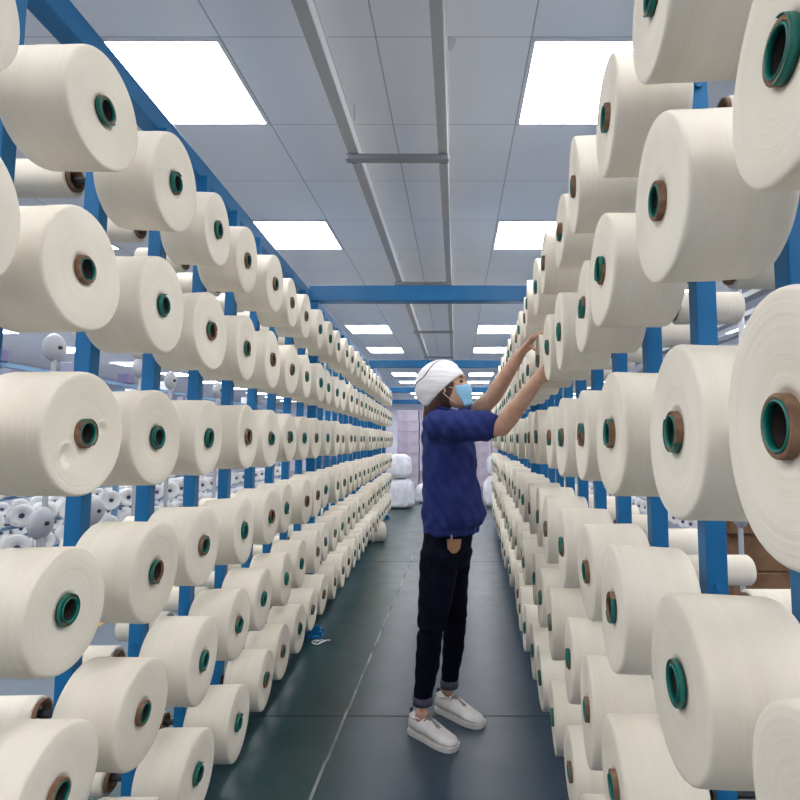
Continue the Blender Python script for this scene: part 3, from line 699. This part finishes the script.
# jeans
bm = nb()
stack(bm, [(.72, -.045, 2.67, .098, .135), (.78, -.042, 2.675, .108, .148), (.84, -.038, 2.68, .108, .148), (.90, -.034, 2.68, .104, .142), (.93, -.034, 2.68, .10, .135)], 28, TY)
def leg(hip, thigh, knee, calf, cuff, rr): tube(bm, [hip, thigh, knee.lerp(thigh, .15), knee, calf, cuff], rr, 22)
leg(V(-.072, 2.61, .78), V(-.092, 2.595, .60), V(-.116, 2.585, .44), V(-.128, 2.60, .30), V(-.147, 2.60, .165), [.094, .078, .062, .058, .055, .042])
leg(V(-.012, 2.735, .78), V(-.018, 2.745, .60), V(-.004, 2.76, .44), V(-.014, 2.785, .30), V(-.032, 2.795, .155), [.092, .076, .060, .056, .052, .041])
jeans = place(fused('jeans', bm, 'denim', .0055, P, 3, lambda c, n: c + n * (.0016 * math.sin(c.z * 80 + c.x * 40))))
for c_, rr in ((V(-.147, 2.60, .152), .0445), (V(-.032, 2.795, .142), .0435)):
    bm = nb(); lathe(bm, [(-.018, rr * .80), (-.018, rr), (.018, rr + .001), (.018, rr * .80)], 26, 'Z', closed=True); bmesh.ops.translate(bm, verts=bm.verts, vec=c_); obj('cuff', bm, 'denim_cuff', jeans, True)
# leather tag and key ring on the waistband
fx = V(math.cos(TY), math.sin(TY), 0); sx_ = V(math.sin(TY), -math.cos(TY), 0)
tagp = V(-.036, 2.68, .835) + fx * .085 + sx_ * .118
bm = nb(); mt = Matrix.Translation(V(-.008, 2.532, .832)) @ Matrix.Diagonal((1.25, 1, 1, 1)) @ Matrix.Rotation(R(22), 4, 'Z')
for f_ in (0,):
    vs = [bm.verts.new(mt @ V(x, y, z)) for y in (-.006, .004) for x, z in ((-.026, .030), (.026, .030), (.020, -.012), (.006, -.030), (-.010, -.030), (-.024, -.010))]
    bm.faces.new(vs[:6]); bm.faces.new(vs[6:]); [bm.faces.new((vs[i], vs[(i + 1) % 6], vs[6 + (i + 1) % 6], vs[6 + i])) for i in range(6)]
lt = obj('leather_tag', bm, 'leather', jeans)
bm = nb(); rod(bm, mt @ V(-.012, -.004, .030), mt @ V(-.012, -.004, .050), .005); obj('clasp', bm, 'steel', jeans)
# shoes
def shoe(heel, toe):
    d = (toe - heel); ln = d.length; ang = math.atan2(d.y, d.x)
    mt = Matrix.Translation(heel - PO) @ Matrix.Rotation(ang, 4, 'Z')
    def loft(secs, seg=24):
        b = nb(); rings = []
        for x, hw, z0, z1, p in secs:
            ring = []
            for k in range(seg):
                a = 2 * math.pi * k / seg; cy, cz = math.cos(a), math.sin(a)
                yy = math.copysign(abs(cy) ** p, cy) * hw; zz = (math.copysign(abs(cz) ** p, cz) * .5 + .5) * (z1 - z0) + z0
                if zz > z0 + .4 * (z1 - z0): yy *= 1 - .45 * ((zz - z0) / (z1 - z0) - .4)
                ring.append(b.verts.new(mt @ V(x, yy, zz)))
            rings.append(ring)
        for A, B in zip(rings, rings[1:]):
            for i in range(seg): b.faces.new((A[i], A[(i + 1) % seg], B[(i + 1) % seg], B[i]))
        b.faces.new(rings[0]); b.faces.new(rings[-1]); return b
    s = ln / .265
    up = obj('shoe', loft([(.004 * s, .018, .02, .06, .8), (.012 * s, .029, .018, .082, .8), (.04 * s, .036, .018, .088, .8), (.07 * s, .038, .018, .084, .8), (.10 * s, .039, .018, .088, .85), (.13 * s, .042, .018, .082, .85), (.165 * s, .046, .018, .066, .85), (.20 * s, .047, .018, .052, .85), (.23 * s, .043, .018, .045, .8), (.252 * s, .031, .018, .036, .8), (.262 * s, .014, .019, .028, .9)]), 'shoe', P, True)
    b = nb(); n = 30; top = []; bot = []
    out = [(0, .012), (.004, .026), (.03, .038), (.08, .041), (.12, .044), (.17, .051), (.21, .052), (.24, .046), (.258, .034), (.267, .014)]
    out = [(x * s, y) for x, y in out] + [(x * s, -y) for x, y in reversed(out)]
    for x, y in out: top.append(b.verts.new(mt @ V(x, y * .97, .019))); bot.append(b.verts.new(mt @ V(x, y * .95, .0)))
    b.faces.new(top); b.faces.new(bot)
    for i in range(len(out)): b.faces.new((top[i], top[(i + 1) % len(out)], bot[(i + 1) % len(out)], bot[i]))
    obj('sole', b, 'shoe', up)
    b = nb()
    for i in range(5):
        x = .104 * s + i * .016; z = .093 - i * .0068
        tube(b, [mt @ V(x, -.024, z - .014), mt @ V(x + .004, 0, z), mt @ V(x, .024, z - .014)], .0032, 6)
    tube(b, [mt @ V(.10 * s, .0, .086), mt @ V(.12 * s, .0, .080), mt @ V(.165 * s, 0, .062)], [(.013, .006)] * 3, 10)
    obj('laces', b, 'lace', up, True)
    b = nb(); tube(b, [mt @ V(.006, 0, .045), mt @ V(.004, 0, .07), mt @ V(.006, 0, .095)], [(.012, .006)] * 3, 10); obj('heel_tab', b, 'dark', up, True)
    b = nb()
    for i in range(13):
        pass
    pts = [mt @ V(.052 * s + .046 * math.cos(a), .031 * math.sin(a), .077 + (.006 if math.cos(a) > .3 else .0)) for a in [j * 2 * math.pi / 20 for j in range(21)]]
    tube(b, pts, .0045, 8); obj('ankle_padding', b, 'shoe', up, True)
    return up
shoe(V(-.205, 2.645, 0), V(.002, 2.475, 0))
shoe(V(-.092, 2.848, 0), V(.122, 2.668, 0))
